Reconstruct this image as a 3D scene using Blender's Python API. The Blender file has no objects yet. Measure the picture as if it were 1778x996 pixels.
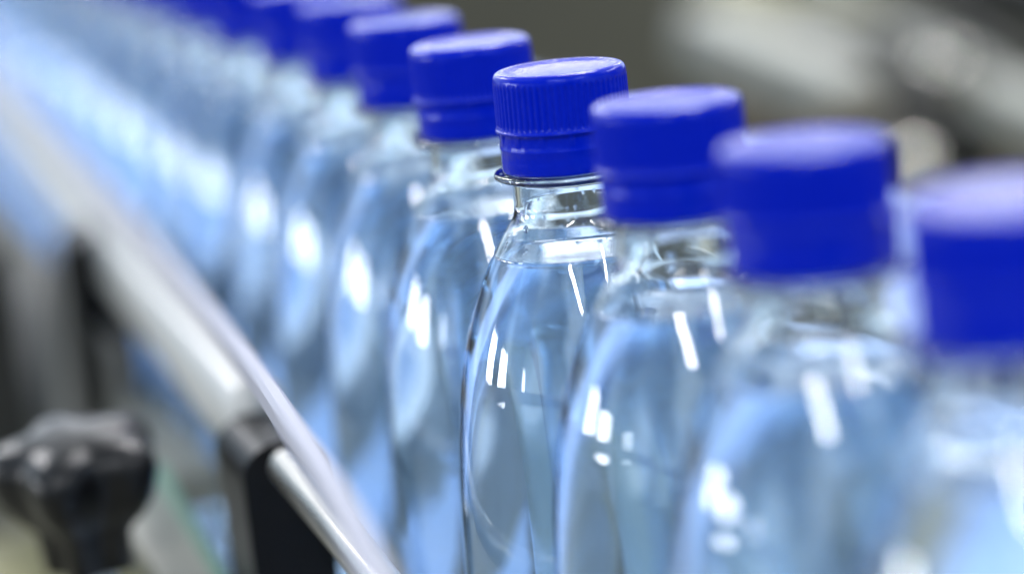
import bpy, bmesh, math, random
import numpy as np
from mathutils import Vector, Matrix, Quaternion
random.seed(7)
SC = bpy.context.scene
COL = SC.collection
R = math.radians

# ------------------------------------------------------------------ camera, world, lights, exposure
ZC = 1.11            # height of the cap tops above the factory floor
PITCH = 0.0655       # distance between neighbouring bottles in the row
F_PX, YAW, PIT, ROLL = 4433.6, -0.288787, 0.217952, 0.102417
CX, CY, CZ = -0.173459, -0.530954, 0.0754
fw = Vector((-math.sin(YAW)*math.cos(PIT), math.cos(YAW)*math.cos(PIT), -math.sin(PIT)))
r0 = fw.cross(Vector((0, 0, 1))).normalized(); u0 = r0.cross(fw)
cr = r0*math.cos(ROLL) - u0*math.sin(ROLL)
cu = r0*math.sin(ROLL) + u0*math.cos(ROLL)
cam_data = bpy.data.cameras.new('camera')
cam = bpy.data.objects.new('camera', cam_data); COL.objects.link(cam)
cam.matrix_world = Matrix(((cr.x, cu.x, -fw.x, CX), (cr.y, cu.y, -fw.y, CY), (cr.z, cu.z, -fw.z, CZ+ZC), (0, 0, 0, 1)))
cam_data.sensor_width = 36; cam_data.lens = F_PX*36/1778
cam_data.clip_start = 0.01; cam_data.clip_end = 200
cam_data.dof.use_dof = True
cam_data.dof.focus_distance = 0.562
cam_data.dof.aperture_fstop = 3.7
SC.camera = cam
SC.render.engine = 'CYCLES'
cy = SC.cycles
cy.max_bounces = 40; cy.transmission_bounces = 40; cy.glossy_bounces = 8; cy.diffuse_bounces = 3
cy.transparent_max_bounces = 16
cy.caustics_reflective = True; cy.caustics_refractive = True
cy.sample_clamp_indirect = 8; cy.blur_glossy = 0.3
cy.use_denoising = True
try: cy.denoiser = 'OPENIMAGEDENOISE'
except Exception: pass
SC.view_settings.view_transform = 'Standard'; SC.view_settings.look = 'None'
SC.view_settings.exposure = 0.2; SC.view_settings.gamma = 1.0

world = bpy.data.worlds.new('World'); SC.world = world; world.use_nodes = True
WN, WLk = world.node_tree.nodes, world.node_tree.links
bg = WN['Background']; bg.inputs[1].default_value = 1.25
# noise glow added in place of the unseen hall's bright and dark masses
wtc = WN.new('ShaderNodeTexCoord'); wmp = WN.new('ShaderNodeMapping'); wmp.inputs['Scale'].default_value = (1, 1, .8)
wmp.inputs['Location'].default_value = (4.3, 1.7, .6)
wnz = WN.new('ShaderNodeTexNoise'); wnz.inputs['Scale'].default_value = 2.6; wnz.inputs['Detail'].default_value = 1.5
wcr = WN.new('ShaderNodeValToRGB'); e = wcr.color_ramp.elements
e[0].position = .40; e[0].color = (.085, .085, .075, 1); e[1].position = .62; e[1].color = (1.0, 1.22, 1.45, 1)
m1 = e.new(.47); m1.color = (.24, .30, .34, 1); m2 = e.new(.54); m2.color = (.55, .72, .88, 1)
WLk.new(wtc.outputs['Generated'], wmp.inputs[0]); WLk.new(wmp.outputs[0], wnz.inputs[0]); WLk.new(wnz.outputs[0], wcr.inputs[0]); WLk.new(wcr.outputs[0], bg.inputs[0])

def lamp(name, loc, target, sx, sy, strength, color=(1, 1, 1), spin=None):
    """a rectangular lamp (fluorescent fitting or window pane); strength is its radiance"""
    d = bpy.data.lights.new(name, 'AREA'); d.shape = 'RECTANGLE'; d.size = sx; d.size_y = sy
    d.energy = strength*math.pi*sx*sy; d.color = color
    o = bpy.data.objects.new(name, d); COL.objects.link(o)
    o.location = loc
    z = (Vector(loc)-Vector(target)).normalized()
    y = Vector((0, 0, 1)) if abs(z.z) < .99 else Vector((0, 1, 0))
    x = y.cross(z).normalized(); y = z.cross(x)
    o.matrix_world = Matrix(((x.x, y.x, z.x, loc[0]), (x.y, y.y, z.y, loc[1]), (x.z, y.z, z.z, loc[2]), (0, 0, 0, 1)))
    return o
# fluorescent fittings on the hall ceiling, in lines running along the conveyor
CEIL = ZC+2.5
for x in (-1.25, 1.2):
    lamp('ceiling_fluorescent', (x, -3.0, CEIL), (x, -3.0, 0), 0.14 if x > 0 else .2, 1.9, 66, (1, .97, .97))
for x, y0 in ((-1.25, 4.0), (1.2, 2.2), (3.8, 1.5), (-1.25, 7), (1.2, 7), (3.8, 7), (6.4, 7), (1.2, 12), (3.8, 12), (6.4, 12)):
    lamp('ceiling_fluorescent', (x, y0, CEIL), (x, y0, 0), 0.3, 2.2, 46 if y0 < 5 else 20, (1, .97, .98))
# tall windows of the hall on the left side of the line
def az_window(a0, a1, e0, e1, dist, st):
    am = R((a0+a1)/2); w = 2*dist*math.tan(R(a1-a0)/2)
    z0, z1 = dist*math.tan(R(e0)), dist*math.tan(R(e1))
    loc = (dist*math.cos(am), dist*math.sin(am), ZC-.06+(z0+z1)/2)
    lamp('hall_window', loc, (0, 0, loc[2]), w, z1-z0, st, (.93, .95, 1))
az_window(146, 154, 2, 11, 4, 24)
az_window(162, 171, 1, 11, 4, 24)
az_window(-171, -168, 4, 11, 4, 10)
# daylight from the far end of the hall
az_window(58, 104, 9, 24, 11, 1.1)

# ------------------------------------------------------------------ helpers
def at(px, py, d):
    """world point seen at photo pixel (px, py) at depth d (metres)"""
    return cam.matrix_world.translation + (fw + cr*((px-889)/F_PX) - cu*((py-498)/F_PX))*d

def tag(o, label=None, cat=None, group=None, kind=None):
    if label: o['label'] = label
    if cat: o['category'] = cat
    if group: o['group'] = group
    if kind: o['kind'] = kind
    return o
def empty(name, loc, rot=0):
    o = bpy.data.objects.new(name, None); COL.objects.link(o)
    o.location = loc; o.rotation_euler = (0, 0, rot); o.empty_display_size = .02
    return o
def link_bm(name, bm, mat, parent=None, smooth=True, world=False):
    me = bpy.data.meshes.new(name)
    bmesh.ops.recalc_face_normals(bm, faces=bm.faces)
    bm.to_mesh(me); bm.free()
    me.materials.append(mat)
    if smooth:
        for p in me.polygons: p.use_smooth = True
    o = bpy.data.objects.new(name, me); COL.objects.link(o)
    if parent: 
        o.parent = parent
        if world: o.matrix_parent_inverse = parent_matrix(parent).inverted()
    return o
def parent_matrix(p):
    return Matrix.Translation(p.location) @ p.rotation_euler.to_matrix().to_4x4()
def sharp(o, ang=35):
    me = o.data
    bm = bmesh.new(); bm.from_mesh(me)
    for e in bm.edges:
        if len(e.link_faces) == 2 and e.calc_face_angle(0) > R(ang): e.smooth = False
    bm.to_mesh(me); bm.free()
    return o
def lathe(prof, n=160, bm=None, mod=None, origin=(0, 0, 0), closed=False):
    """revolve (r, z) points; r = 0 ends become poles"""
    bm = bm or bmesh.new(); rings = []
    ox, oy, oz = origin
    for r, z in prof:
        if r < 1e-7: rings.append([bm.verts.new((ox, oy, oz+z))])
        else:
            ring = []
            for i in range(n):
                a = 2*math.pi*i/n; rr = r + (mod(r, z, a) if mod else 0)
                ring.append(bm.verts.new((ox+rr*math.cos(a), oy+rr*math.sin(a), oz+z)))
            rings.append(ring)
    if closed: rings.append(rings[0])
    for A, B in zip(rings, rings[1:]):
        if len(A) == 1 and len(B) == 1: continue
        for i in range(n):
            j = (i+1) % n
            if len(A) == 1: bm.faces.new((A[0], B[i], B[j]))
            elif len(B) == 1: bm.faces.new((A[i], B[0], A[j]))
            else: bm.faces.new((A[i], B[i], B[j], A[j]))
    return bm
def box_bm(bm, c, size, M=None, bevel=0, seg=3):
    t = bmesh.new(); bmesh.ops.create_cube(t, size=1)
    bmesh.ops.scale(t, vec=size, verts=t.verts)
    if bevel: bmesh.ops.bevel(t, geom=t.edges[:], offset=bevel, segments=seg, profile=.5, affect='EDGES')
    if M is not None: bmesh.ops.transform(t, matrix=M, verts=t.verts)
    bmesh.ops.translate(t, vec=c, verts=t.verts)
    me = bpy.data.meshes.new('tmp'); t.to_mesh(me); t.free(); bm.from_mesh(me); bpy.data.meshes.remove(me)
    return bm
def beam_bm(bm, a, b, w, h, bevel=.001, up=Vector((0, 0, 1))):
    """rectangular bar from a to b"""
    a, b = Vector(a), Vector(b); y = (b-a); L = y.length; y.normalize()
    x = y.cross(up).normalized(); z = x.cross(y)
    M = Matrix(((x.x, y.x, z.x), (x.y, y.y, z.y), (x.z, y.z, z.z))).to_4x4()
    return box_bm(bm, (a+b)/2, (w, L, h), M, bevel)
def rod_bm(bm, a, b, r, n=40, r2=None):
    a, b = Vector(a), Vector(b); y = b-a; L = y.length
    q = Vector((0, 0, 1)).rotation_difference(y).to_matrix().to_4x4()
    t = bmesh.new(); ch = min(r*.15, L*.1); r2 = r if r2 is None else r2
    lathe([(0, 0), (r-ch, 0), (r, ch), (r2, L-ch), (r2-ch, L), (0, L)], n, t)
    bmesh.ops.transform(t, matrix=Matrix.Translation(a) @ q, verts=t.verts)
    me = bpy.data.meshes.new('tmp'); t.to_mesh(me); t.free(); bm.from_mesh(me); bpy.data.meshes.remove(me)
    return bm

# ------------------------------------------------------------------ materials
def mat(name): 
    m = bpy.data.materials.new(name); m.use_nodes = True; return m, m.node_tree.nodes, m.node_tree.links
def solid(name, col, rough=.5, metal=0, spec=.5, var=.12, scale=40, bump=0, bscale=200, stretch=None, coat=0, sss=0):
    m, N, L = mat(name); b = N['Principled BSDF']
    b.inputs['Metallic'].default_value = metal; b.inputs['Specular IOR Level'].default_value = spec
    b.inputs['Coat Weight'].default_value = coat
    tc = N.new('ShaderNodeTexCoord'); mp = N.new('ShaderNodeMapping'); L.new(tc.outputs['Object'], mp.inputs[0])
    if stretch: mp.inputs['Scale'].default_value = stretch
    nz = N.new('ShaderNodeTexNoise'); nz.inputs['Scale'].default_value = scale; nz.inputs['Detail'].default_value = 5
    L.new(mp.outputs[0], nz.inputs[0])
    mx = N.new('ShaderNodeMix'); mx.data_type = 'RGBA'
    mx.inputs[6].default_value = (*[c*(1-var) for c in col], 1); mx.inputs[7].default_value = (*[min(1, c*(1+var)) for c in col], 1)
    L.new(nz.outputs[0], mx.inputs[0]); L.new(mx.outputs[2], b.inputs['Base Color'])
    mr = N.new('ShaderNodeMapRange'); mr.inputs[3].default_value = max(0.02, rough*.8); mr.inputs[4].default_value = min(1, rough*1.2)
    L.new(nz.outputs[0], mr.inputs[0]); L.new(mr.outputs[0], b.inputs['Roughness'])
    if bump:
        n2 = N.new('ShaderNodeTexNoise'); n2.inputs['Scale'].default_value = bscale; L.new(mp.outputs[0], n2.inputs[0])
        bp = N.new('ShaderNodeBump'); bp.inputs['Strength'].default_value = bump; bp.inputs['Distance'].default_value = .0004
        L.new(n2.outputs[0], bp.inputs['Height']); L.new(bp.outputs[0], b.inputs['Normal'])
    return m
def clear(name, col, ior, bump=0, scale=60, rough=0.0):
    m, N, L = mat(name); N.remove(N['Principled BSDF'])
    g = N.new('ShaderNodeBsdfGlass'); g.inputs['Color'].default_value = (*col, 1); g.inputs['IOR'].default_value = ior
    g.inputs['Roughness'].default_value = rough
    L.new(g.outputs[0], N['Material Output'].inputs[0])
    if bump:
        tc = N.new('ShaderNodeTexCoord'); mp = N.new('ShaderNodeMapping'); L.new(tc.outputs['Object'], mp.inputs[0])
        mp.inputs['Scale'].default_value = (1, 1, .22)
        nz = N.new('ShaderNodeTexNoise'); nz.inputs['Scale'].default_value = scale; nz.inputs['Detail'].default_value = 2
        L.new(mp.outputs[0], nz.inputs[0])
        bp = N.new('ShaderNodeBump'); bp.inputs['Strength'].default_value = bump; bp.inputs['Distance'].default_value = .001
        L.new(nz.outputs[0], bp.inputs['Height']); L.new(bp.outputs[0], g.inputs['Normal'])
    return m
M_PET = clear('clear_blueish_pet', (.966, .988, 1.0), 1.57, .09, 70)
M_WATER = clear('drinking_water', (.93, .963, 1.0), 1.333)
M_CAP = solid('blue_cap_plastic', (.0001, .0098, .40), .2, 0, .24, .05, 300, .25, 900)
M_CAP.node_tree.nodes['Principled BSDF'].inputs['Specular Tint'].default_value = (.45, .58, 1, 1)
M_STEEL = solid('brushed_steel', (.62, .61, .58), .28, 1, .5, .08, 60, .1, 300, (1, .05, 1))
M_STRIP = solid('white_wear_strip', (.36, .36, .43), .45, 0, .4, .03, 60)
M_RAIL = solid('satin_light_rail', (.46, .46, .45), .35, 0, .5, .04, 60)
M_STEELD = solid('dull_steel', (.42, .42, .40), .42, 1, .5, .15, 30)
M_WHITE = solid('white_guide_plastic', (.82, .82, .85), .42, 0, .5, .03, 60)
M_BLACK = solid('black_clamp_plastic', (.005, .005, .006), .36, 0, .16, .2, 80, .3, 500)
M_KNOB = solid('satin_black_knob', (.004, .004, .005), .34, 0, .3, .2, 80)
M_BELT = solid('pale_blue_chain_plastic', (.60, .73, .97), .45, 0, .5, .1, 40)
M_BLUE = solid('light_blue_panel_paint', (.38, .53, .86), .4, 0, .5, .06, 20)
M_GREYP = solid('pale_grey_paint', (.17, .175, .15), .45, 0, .5, .12, 12)
M_FRAME = solid('pale_blue_frame_paint', (.56, .66, .90), .4, 0, .5, .06, 20)
M_GREEN = solid('green_edge_plastic', (.14, .30, .22), .4, 0, .5, .1, 20)
M_OLIVE = solid('olive_grey_cabinet_paint', (.075, .07, .05), .55, 0, .5, .35, 4)
M_POST = solid('mid_grey_paint', (.13, .13, .125), .5, 0, .5, .15, 20)
M_OCHRE = solid('dull_ochre_paint', (.26, .24, .12), .6, 0, .4, .2, 20)
M_DARK = solid('dark_machine_rubber', (.012, .012, .010), .6, 0, .4, .3, 10)
M_TAN = solid('tan_cover_plate', (.24, .19, .13), .6, 0, .4, .2, 8)
M_LIGHT = solid('light_machine_plate', (.33, .33, .29), .5, 0, .5, .15, 6)
M_FLOOR = solid('factory_floor_concrete', (.22, .21, .15), .6, 0, .4, .3, 2)

# ------------------------------------------------------------------ the setting
bm = bmesh.new(); box_bm(bm, (2, 4, -.02), (30, 36, .04))
tag(link_bm('floor', bm, M_FLOOR, smooth=False), kind='structure')

# ------------------------------------------------------------------ bottles
def pchip(zs, rs, zq):
    zs, rs = np.array(zs), np.array(rs); h = np.diff(zs); d = np.diff(rs)/h
    m = np.zeros(len(zs)); m[0] = d[0]; m[-1] = d[-1]
    for i in range(1, len(zs)-1):
        if d[i-1]*d[i] > 0:
            w1, w2 = 2*h[i]+h[i-1], h[i]+2*h[i-1]; m[i] = (w1+w2)/(w1/d[i-1]+w2/d[i])
    out = []
    for z in zq:
        i = int(np.clip(np.searchsorted(zs, z)-1, 0, len(h)-1)); t = (z-zs[i])/h[i]
        out.append((2*t**3-3*t*t+1)*rs[i]+(t**3-2*t*t+t)*h[i]*m[i]+(-2*t**3+3*t*t)*rs[i+1]+(t**3-t*t)*h[i]*m[i+1])
    return out
BASE = -.212
K = [(-.2045, .0315), (-.198, .0326), (-.17, .0326), (-.145, .0326), (-.120, .0326), (-.1048, .0321), (-.0952, .0316), (-.0843, .03075), (-.0736, .0296),
     (-.067, .0284), (-.0592, .0264), (-.0515, .0237), (-.044, .0203), (-.0378, .0168), (-.0345, .01465), (-.0325, .0134), (-.0305, .01285), (-.0235, .0127)]
def body_r(zq):
    rr = pchip([k[0] for k in K], [k[1] for k in K], zq); out = []
    for z, r in zip(zq, rr):
        out.append(r)
    return out
zq = list(np.linspace(-.2045, -.092, 190)) + list(np.linspace(-.0912, -.0245, 110))
outer = list(zip(body_r(zq), zq))
def smooth_inner(rs, off): return [(r-off(z), z) for r, z in rs]
woff = lambda z: .00038 if z < -.036 else .00038+.0010*min(1, (z+.036)/.006)
inner = [(r-woff(z), z) for r, z in outer]
foot = [(0, BASE+.006), (.008, BASE+.0055), (.016, BASE+.0025), (.021, BASE), (.026, BASE+.0004), (.0298, BASE+.003)]
foot_in = [(0, BASE+.0066), (.008, BASE+.0061), (.016, BASE+.0031), (.021, BASE+.0006), (.0257, BASE+.001), (.0293, BASE+.0034)]
ring = [(.0128, -.0228), (.0140, -.0227), (.0158, -.02255), (.0164, -.0222), (.0166, -.0217), (.0164, -.0212), (.0158, -.0209), (.0132, -.0207), (.0126, -.0203)]
ring = [(r, z-.0012) for r, z in ring]
fin = [(.0126, -.0165), (.0124, -.016), (.0124, -.0032), (.0121, -.0028)]
fin_in = [(.0112, -.0028), (.0110, -.0032), (.0110, -.0242)]
prof = foot+outer+ring+fin+fin_in+inner[::-1]+foot_in[::-1]
shell_bm = lathe(prof, 176)
WL = -.0405
win = [(r+.00016, z) for r, z in inner if z < WL]
rw = win[-1][0]
water_prof = [(0, BASE+.0063), (.008, BASE+.0058), (.016, BASE+.0028), (.021, BASE+.0003), (.0258, BASE+.0007), (.0295, BASE+.0032)] + win + \
             [(rw-.0001, WL+.0004), (rw-.0006, WL), (rw-.0015, WL-.0004), (rw-.003, WL-.0005), (rw*.5, WL-.0005), (0, WL-.0005)]
# cap: knurled skirt, flange line, plain band with a bead, tamper ring
NK = 62
def knurl(r, z, a):
    if -.0139 < z < -.01315:      # slit between skirt and tamper band, with its small bridges
        return -.00035*(1 if math.cos(14*a) < .8 else 0)
    if z > -.0020 or z < -.0122: return 0
    e = min(1, (-.0020-z)/.0010, (z+.0122)/.0006)
    s = .5+.5*math.cos(NK*a)
    return -.00042*max(0, e)*(s**1.6)
cz = [(0, -.00045), (.0095, -.00045), (.0112, -.0003), (.0121, -.00005), (.0130, 0), (.0137, -.0001), (.01425, -.0004), (.01462, -.0009), (.01478, -.0015), (.01482, -.0020)]
cz += [(.01484+.0001*t, -.0020-.0096*t) for t in np.linspace(.02, 1, 26)]
cz += [(.01520, -.01168), (.01530, -.0119), (.01520, -.01215), (.01478, -.0124), (.01462, -.0130), (.01452, -.0145), (.01450, -.0152), (.01462, -.0154), (.01464, -.0157), (.01450, -.0160),
       (.01452, -.0180), (.01458, -.0200), (.01450, -.0204), (.01430, -.0206), (.01370, -.0206), (.01345, -.0203), (.01345, -.0030), (.0130, -.0018), (0, -.0016)]
cz = [(r, z*1.065) if z > -.0117 else (r, -.01246-(-.0117-z)*1.075) for r, z in cz[:-4]] + [(.01345, -.0216), (.01345, -.0030), (.0130, -.0018), (0, -.0016)]
cap_bm = lathe(cz, NK*8, mod=knurl)

# droplets clinging to the inside of the wall just above the water
dbm = bmesh.new(); drng = random.Random(11)
for i in range(46):
    z = drng.uniform(-.0395, -.027); a = drng.uniform(0, 6.283); r = pchip([q[0] for q in K], [q[1] for q in K], [z])[0]-woff(z)+.00005
    t = bmesh.new(); bmesh.ops.create_icosphere(t, subdivisions=2, radius=drng.choice((.00025, .0004, .0004, .0007)))
    bmesh.ops.scale(t, vec=(1, 1, 1.25), verts=t.verts)
    bmesh.ops.translate(t, vec=(r*math.cos(a), r*math.sin(a), z), verts=t.verts)
    me = bpy.data.meshes.new('tmp'); t.to_mesh(me); t.free(); dbm.from_mesh(me); bpy.data.meshes.remove(me)
proto = empty('water_bottle', (0, 0, ZC))
link_bm('bottle_shell', shell_bm, M_PET, proto)
link_bm('water', lathe(water_prof, 176), M_WATER, proto)
link_bm('screw_cap', cap_bm, M_CAP, proto)
tag(link_bm('droplets', dbm, M_WATER, proto), kind='stuff')
def copy_tree(o, parent=None):
    c = o.copy(); COL.objects.link(c); c.parent = parent
    for ch in o.children: copy_tree(ch, c)
    return c
ORD = ['first', 'second', 'third', 'fourth', 'fifth', 'sixth', 'seventh', 'eighth', 'ninth', 'tenth', 'eleventh', 'twelfth', 'thirteenth', 'fourteenth', 'fifteenth', 'sixteenth', 'seventeenth', 'eighteenth', 'nineteenth', 'twentieth', 'twenty-first', 'twenty-second', 'twenty-third']
proto_children = list(proto.children)
JIT = {-1: (-.0008, 0), -2: (.0006, 0), -3: (.0022, 0), -4: (.002, 0), 3: (.0022, .0)}
spots = [0, 1, 2, 3] + [-k for k in range(1, 24)]
rng = random.Random(3)
for k in spots:
    if k == 0: o = proto
    else:
        o = proto.copy(); COL.objects.link(o)
        for ch in proto_children:
            c = ch.copy(); COL.objects.link(c); c.parent = o
    dx, dy = JIT.get(k, (0, 0))
    o.location = (dx, -PITCH*k+dy, ZC); o.rotation_euler = (0, 0, 0) if k == 0 else (R(rng.uniform(-.8, .8)), R(rng.uniform(-.8, .8)), rng.uniform(0, 6.28))
    if k == 0: lb = 'sharply focused clear water bottle whose blue cap shows crisp vertical ridges'
    elif k == 3: lb = 'very blurred nearest water bottle, its big blue cap cut by the right edge'
    elif k > 0: lb = ['', 'slightly blurred water bottle directly in front of the sharply focused one', 'strongly blurred water bottle second in front of the sharply focused one'][k]
    else: lb = '%s water bottle behind the sharply focused one in the row' % ORD[-k-1]
    tag(o, lb, 'bottle', 'blue-capped water bottles in a row on the conveyor')

# ------------------------------------------------------------------ conveyor under the bottles
zb = ZC+BASE
conv = empty('conveyor', (0, 1, 0))
tag(conv, 'conveyor carrying the row of water bottles between its guide rails', 'conveyor')
bm = bmesh.new()
box_bm(bm, (0, 1.0, zb-.003), (.088, 3.2, .006), None, .001, 2)
link_bm('chain_belt', bm, M_BELT, conv, smooth=False, world=True)
for s in (-1, 1):
    bm = bmesh.new(); box_bm(bm, (s*.052, 1.0, zb-.070), (.012, 3.2, .10), None, .002)
    link_bm('side_frame', bm, M_FRAME, conv, smooth=False, world=True)
for y in (-.3, 1.0, 2.3):
    bm = bmesh.new(); box_bm(bm, (0, y, (zb-.105)/2), (.09, .05, zb-.105), None, .003)
    link_bm('leg', bm, M_GREYP, conv, smooth=False, world=True)

# far side guide: white strip, plus an added panel reflecting blue into the bottles
fg = empty('far_guide', (.05, 1, ZC-.15))
tag(fg, 'white guide strip over an added light blue reflector on the far side of the bottles', 'guide rail')
bm = bmesh.new(); box_bm(bm, (.0415, 1.0, ZC-.135), (.006, 3.2, .022), None, .001)
link_bm('white_strip', bm, M_WHITE, fg, smooth=False, world=True)
bm = bmesh.new(); box_bm(bm, (.160, 1.30, ZC-.165), (.200, 2.7, .006), Matrix.Rotation(R(-22), 4, 'Y'), .001)
link_bm('blue_reflector', bm, M_BLUE, fg, smooth=False, world=True)

# ------------------------------------------------------------------ near side guide rail
gr = empty('guide_rail', (-.045, .3, ZC-.1))
tag(gr, 'round steel guide rail backed by a white plastic strip beside the bottles', 'guide rail')
RA = at(440, 728, .68)       # where the rail goes into the near clamp
RB = at(0, 195, 1.36)
dirv = (RB-RA).normalized()
def rp(t): return RA+dirv*t
bm = bmesh.new(); beam_bm(bm, rp(-.010), rp(1.6), .016, .024, .006); link_bm('rail_bar', bm, M_RAIL, gr, world=True)
NA = at(522, 838, .62); NB = at(645, 990, .575)
nd = (NB-NA).normalized()
bm = bmesh.new(); rod_bm(bm, NA-nd*.012, NA+nd*.20, .0046); link_bm('rail_bar', bm, M_STEEL, gr, world=True)
pts = [at(*q) for q in ((-60, 20, 1.5), (30, 150, 1.25), (240, 395, .86), (405, 595, .66), (508, 742, .53), (588, 865, .46), (662, 1015, .41), (730, 1180, .37))]
bm = bmesh.new(); prev = None
fine = []
for i in range(len(pts)-1):
    p0, p1, p2, p3 = pts[max(0, i-1)], pts[i], pts[i+1], pts[min(len(pts)-1, i+2)]
    for k in range(6):
        t = k/6; fine.append(.5*((2*p1)+(p2-p0)*t+(2*p0-5*p1+4*p2-p3)*t*t+(3*p1-p0-3*p2+p3)*t**3))
fine.append(pts[-1])
for i, q in enumerate(fine):
    d = (fine[min(i+1, len(fine)-1)]-fine[max(i-1, 0)]).normalized(); x = d.cross(Vector((0, 0, 1))).normalized(); z = x.cross(d)
    ringv = [bm.verts.new(q+x*(.0022*sx)+z*(.0027*sz)) for sx, sz in ((-1, -1), (1, -1), (1, .6), (.5, 1), (-.5, 1), (-1, .6))]
    if prev:
        for k in range(6): bm.faces.new((prev[k], prev[(k+1) % 6], ringv[(k+1) % 6], ringv[k]))
    else: bm.faces.new(ringv)
    prev = ringv
bm.faces.new(prev[::-1])
sharp(link_bm('white_strip', bm, M_STRIP, gr, world=True), 30)

def clamp(top, w, dpth, h, label):
    e = empty('rail_clamp', tuple(top), 0)
    tag(e, label, 'clamp', 'black clamps holding the guide rail')
    bm = bmesh.new(); t = []
    n = 20
    for k in range(n+1):
        a = math.pi*k/n; t.append((w/2*math.cos(a), -w/2*.8+w/2*.8*math.sin(a)))
    t = [(w/2, -h)]+t+[(-w/2, -h)]
    f = [bm.verts.new((x, -dpth/2, z)) for x, z in t]; b = [bm.verts.new((x, dpth/2, z)) for x, z in t]
    bm.faces.new(f); bm.faces.new(b[::-1])
    for i in range(len(t)):
        j = (i+1) % len(t); bm.faces.new((f[i], f[j], b[j], b[i]))
    bmesh.ops.bevel(bm, geom=[x for x in bm.edges if len(x.link_faces) == 2 and x.calc_face_angle(0) > .8], offset=w*.17, segments=5, affect='EDGES', profile=.5)
    o = link_bm('clamp_body', bm, M_BLACK, e); sharp(o, 50)
    bm = bmesh.new(); rod_bm(bm, (0, 0, -h-.10), (0, 0, -h+.005), w*.28); link_bm('post', bm, M_STEELD, e)
    return e
c1 = clamp(at(462, 738, .655), .0215, .034, .11, 'black clamp with rounded top gripping the guide rail at the bottom of the photo')
c2 = clamp(at(150, 392, .93), .022, .03, .075, 'blurred far black clamp under the guide rail at the left edge')

# lower side bars left of the rail
bm = bmesh.new(); beam_bm(bm, at(175, 640, 1.0), at(345, 850, .78), .016, .012, .002)
tag(link_bm('support_bar', bm, M_GREYP, smooth=False), 'pale grey flat bar running below the guide rail', 'bar')
gb = empty('side_plate', tuple(at(300, 900, .68)))
tag(gb, 'pale plate with a green edge behind the black knob', 'plate')
bm = bmesh.new(); beam_bm(bm, at(235, 850, .74), at(370, 1060, .66), .018, .004, .001); link_bm('plate_body', bm, M_LIGHT, gb, smooth=False, world=True)
bm = bmesh.new(); beam_bm(bm, at(278, 820, .745), at(400, 1040, .665), .003, .006, .0005); link_bm('green_edge', bm, M_GREEN, gb, smooth=False, world=True)

bm = bmesh.new(); beam_bm(bm, at(52, 470, 1.0), at(62, 760, .95), .016, .016, .002, up=Vector((0, 1, 0)))
tag(link_bm('stand_post', bm, M_POST, smooth=False), 'grey upright post above the black knob at the left edge', 'post')
bm = bmesh.new(); box_bm(bm, at(-62, 600, .90), (.035, .05, .075), None, .004)
tag(link_bm('junction_box', bm, M_DARK, smooth=False), 'dark box at the left edge beside the grey post', 'box')
bm = bmesh.new(); box_bm(bm, at(10, 1010, .86), (.085, .09, .008), None, .002)
tag(link_bm('base_plate', bm, M_OCHRE, smooth=False), 'dull ochre plate in the bottom left corner under the knob', 'plate')
bm = bmesh.new(); box_bm(bm, (-.060, 1.0, ZC-.222), (.004, 1.34, .20), None, .001)
tag(link_bm('side_cover', bm, M_POST, smooth=False), 'grey sheet metal cover below the far end of the guide rail', 'cover')
# star knob on its threaded stem
kp = at(138, 828, .68)
kn = empty('clamp_knob', tuple(kp)); kn.rotation_euler = (R(5), R(-4), .5); tag(kn, 'black lobed clamping knob on a steel stem at the lower left', 'knob')
def lobes(r, z, a): return r*(.14*math.cos(5*a))
bm = lathe([(r*1.0, z*1.05) for r, z in [(0, .012), (.010, .0118), (.0175, .0105), (.0205, .008), (.0215, .004), (.0198, -.003), (.0165, -.008), (.012, -.013), (.011, -.024), (0, -.025)]], 100, mod=lobes)
link_bm('knob_or_ball_head', bm, M_KNOB, kn)
bm = bmesh.new(); rod_bm(bm, (0, 0, -.12), (0, 0, -.018), .006); link_bm('stem', bm, M_STEEL, kn)

# ------------------------------------------------------------------ machinery behind, on the far side
cab = empty('machine_cabinet', (1.2, 2.6, 0)); tag(cab, 'dark olive grey machine cabinet far behind the bottles', 'machine')
q = Matrix.Rotation(R(-18), 4, 'Z')
bm = bmesh.new(); box_bm(bm, at(1150, 200, 2.9)*1 + Vector((0, 0, -.35)), (3.4, .3, 1.5), q, .01)
link_bm('cabinet_body', bm, M_OLIVE, cab, smooth=False, world=True)
def bar(name, label, cat, a, b, w, h, m, bev=.004):
    bm = bmesh.new(); beam_bm(bm, at(*a), at(*b), w, h, bev)
    return tag(link_bm(name, bm, m, smooth=False), label, cat)
bar('slanting_beam', 'thick pale grey machine beam slanting down behind the bottle caps', 'machine part', (1215, 50, 1.55), (1500, 175, 1.45), .04, .030, M_LIGHT)
bar('machine_beam', 'long grey beam crossing the top right of the background', 'machine part', (1380, 5, 1.7), (1850, 190, 1.55), .03, .018, M_GREYP)
bar('drive_box', 'black drive housing behind the two nearest caps', 'machine part', (1440, 245, 1.5), (1720, 255, 1.45), .05, .045, M_DARK)
bar('cover_plate', 'tan cover plate under the pale machine beam', 'machine part', (1290, 190, 1.6), (1430, 215, 1.55), .04, .040, M_TAN)
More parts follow.
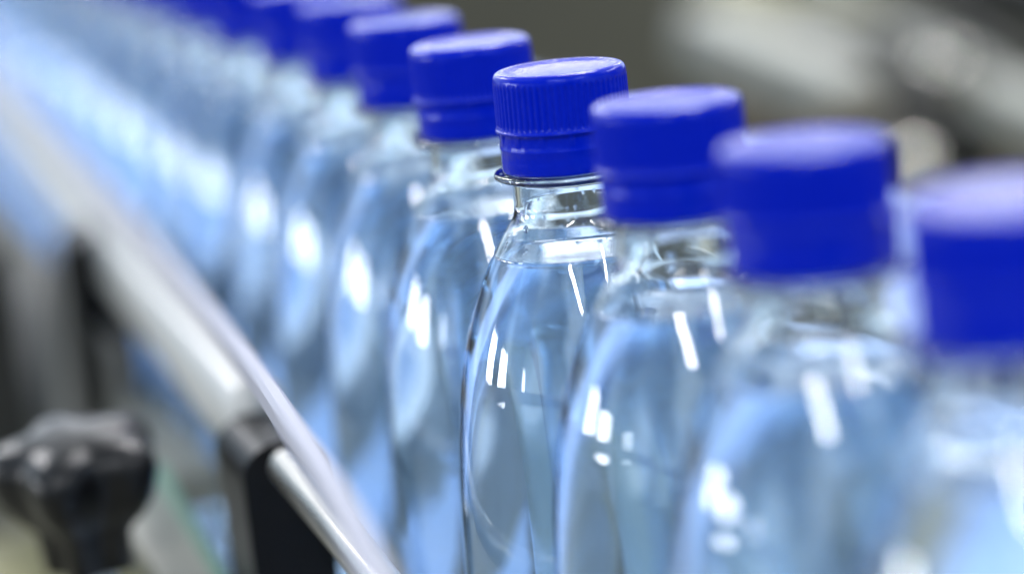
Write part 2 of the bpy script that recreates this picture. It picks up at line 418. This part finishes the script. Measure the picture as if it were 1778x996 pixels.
bar('end_plate', 'pale grey plate at the right edge of the background', 'machine part', (1710, 165, 1.42), (1900, 240, 1.38), .03, .022, M_LIGHT)
bar('dark_hood', 'black hood in the top right corner', 'machine part', (1690, -40, 1.75), (1950, 40, 1.65), .05, .045, M_DARK)
bar('olive_bar', 'dull olive yellow bar above the pale machine beam', 'machine part', (1240, -20, 1.9), (1500, 30, 1.8), .03, .03, M_OCHRE)
bar('brown_pipe', 'brown pipe between the grey beam and the black drive housing', 'pipe', (1500, 190, 1.8), (1760, 300, 1.7), .02, .02, M_TAN)
M_CHROME = solid('polished_chrome', (.6, .57, .5), .08, 1, .5, .03, 20)
def ball(label, px, py, d, r):  # added chrome balls whose lamp reflections blur into bright discs
    e = empty('glint_ball', tuple(at(px, py, d))); tag(e, label, 'knob', 'added chrome balls making blurred glints behind')
    link_bm('knob_or_ball_head', lathe([(r*math.sin(math.pi*k/24), r*math.cos(math.pi*k/24)) if 0 < k < 24 else (0, r*math.cos(math.pi*k/24)) for k in range(25)], 48), M_CHROME, e)
    bm = bmesh.new(); rod_bm(bm, (0, 0, -r*3), (0, 0, -r*.9), r*.3); link_bm('stem', bm, M_STEELD, e)
ball('added chrome glint ball in front of the long grey beam at the top right', 1637, 125, 1.48, .016)
ball('added chrome glint ball just behind the second nearest blue cap', 1588, 290, 1.25, .012)
bm = bmesh.new(); box_bm(bm, (1.0, -.05, .52), (.3, .34, 1.04), None, .01)
tag(link_bm('tan_cabinet', bm, M_TAN, smooth=False), 'tan cabinet on the far side, seen bent through the left edges of the bottles', 'cabinet')
bar('dark_bar', 'dark bar over the right end of the pale slanting beam', 'machine part', (1500, 60, 1.4), (1600, 150, 1.38), .02, .016, M_DARK)
bar('cross_bar', 'short brownish bar between the tan plate and the black drive housing', 'machine part', (1400, 230, 1.45), (1530, 200, 1.42), .012, .012, M_TAN)
bar('hanging_cable', 'thick dark cable slanting across the upper right background', 'cable', (1560, -20, 1.5), (1790, 130, 1.42), .010, .010, M_DARK)
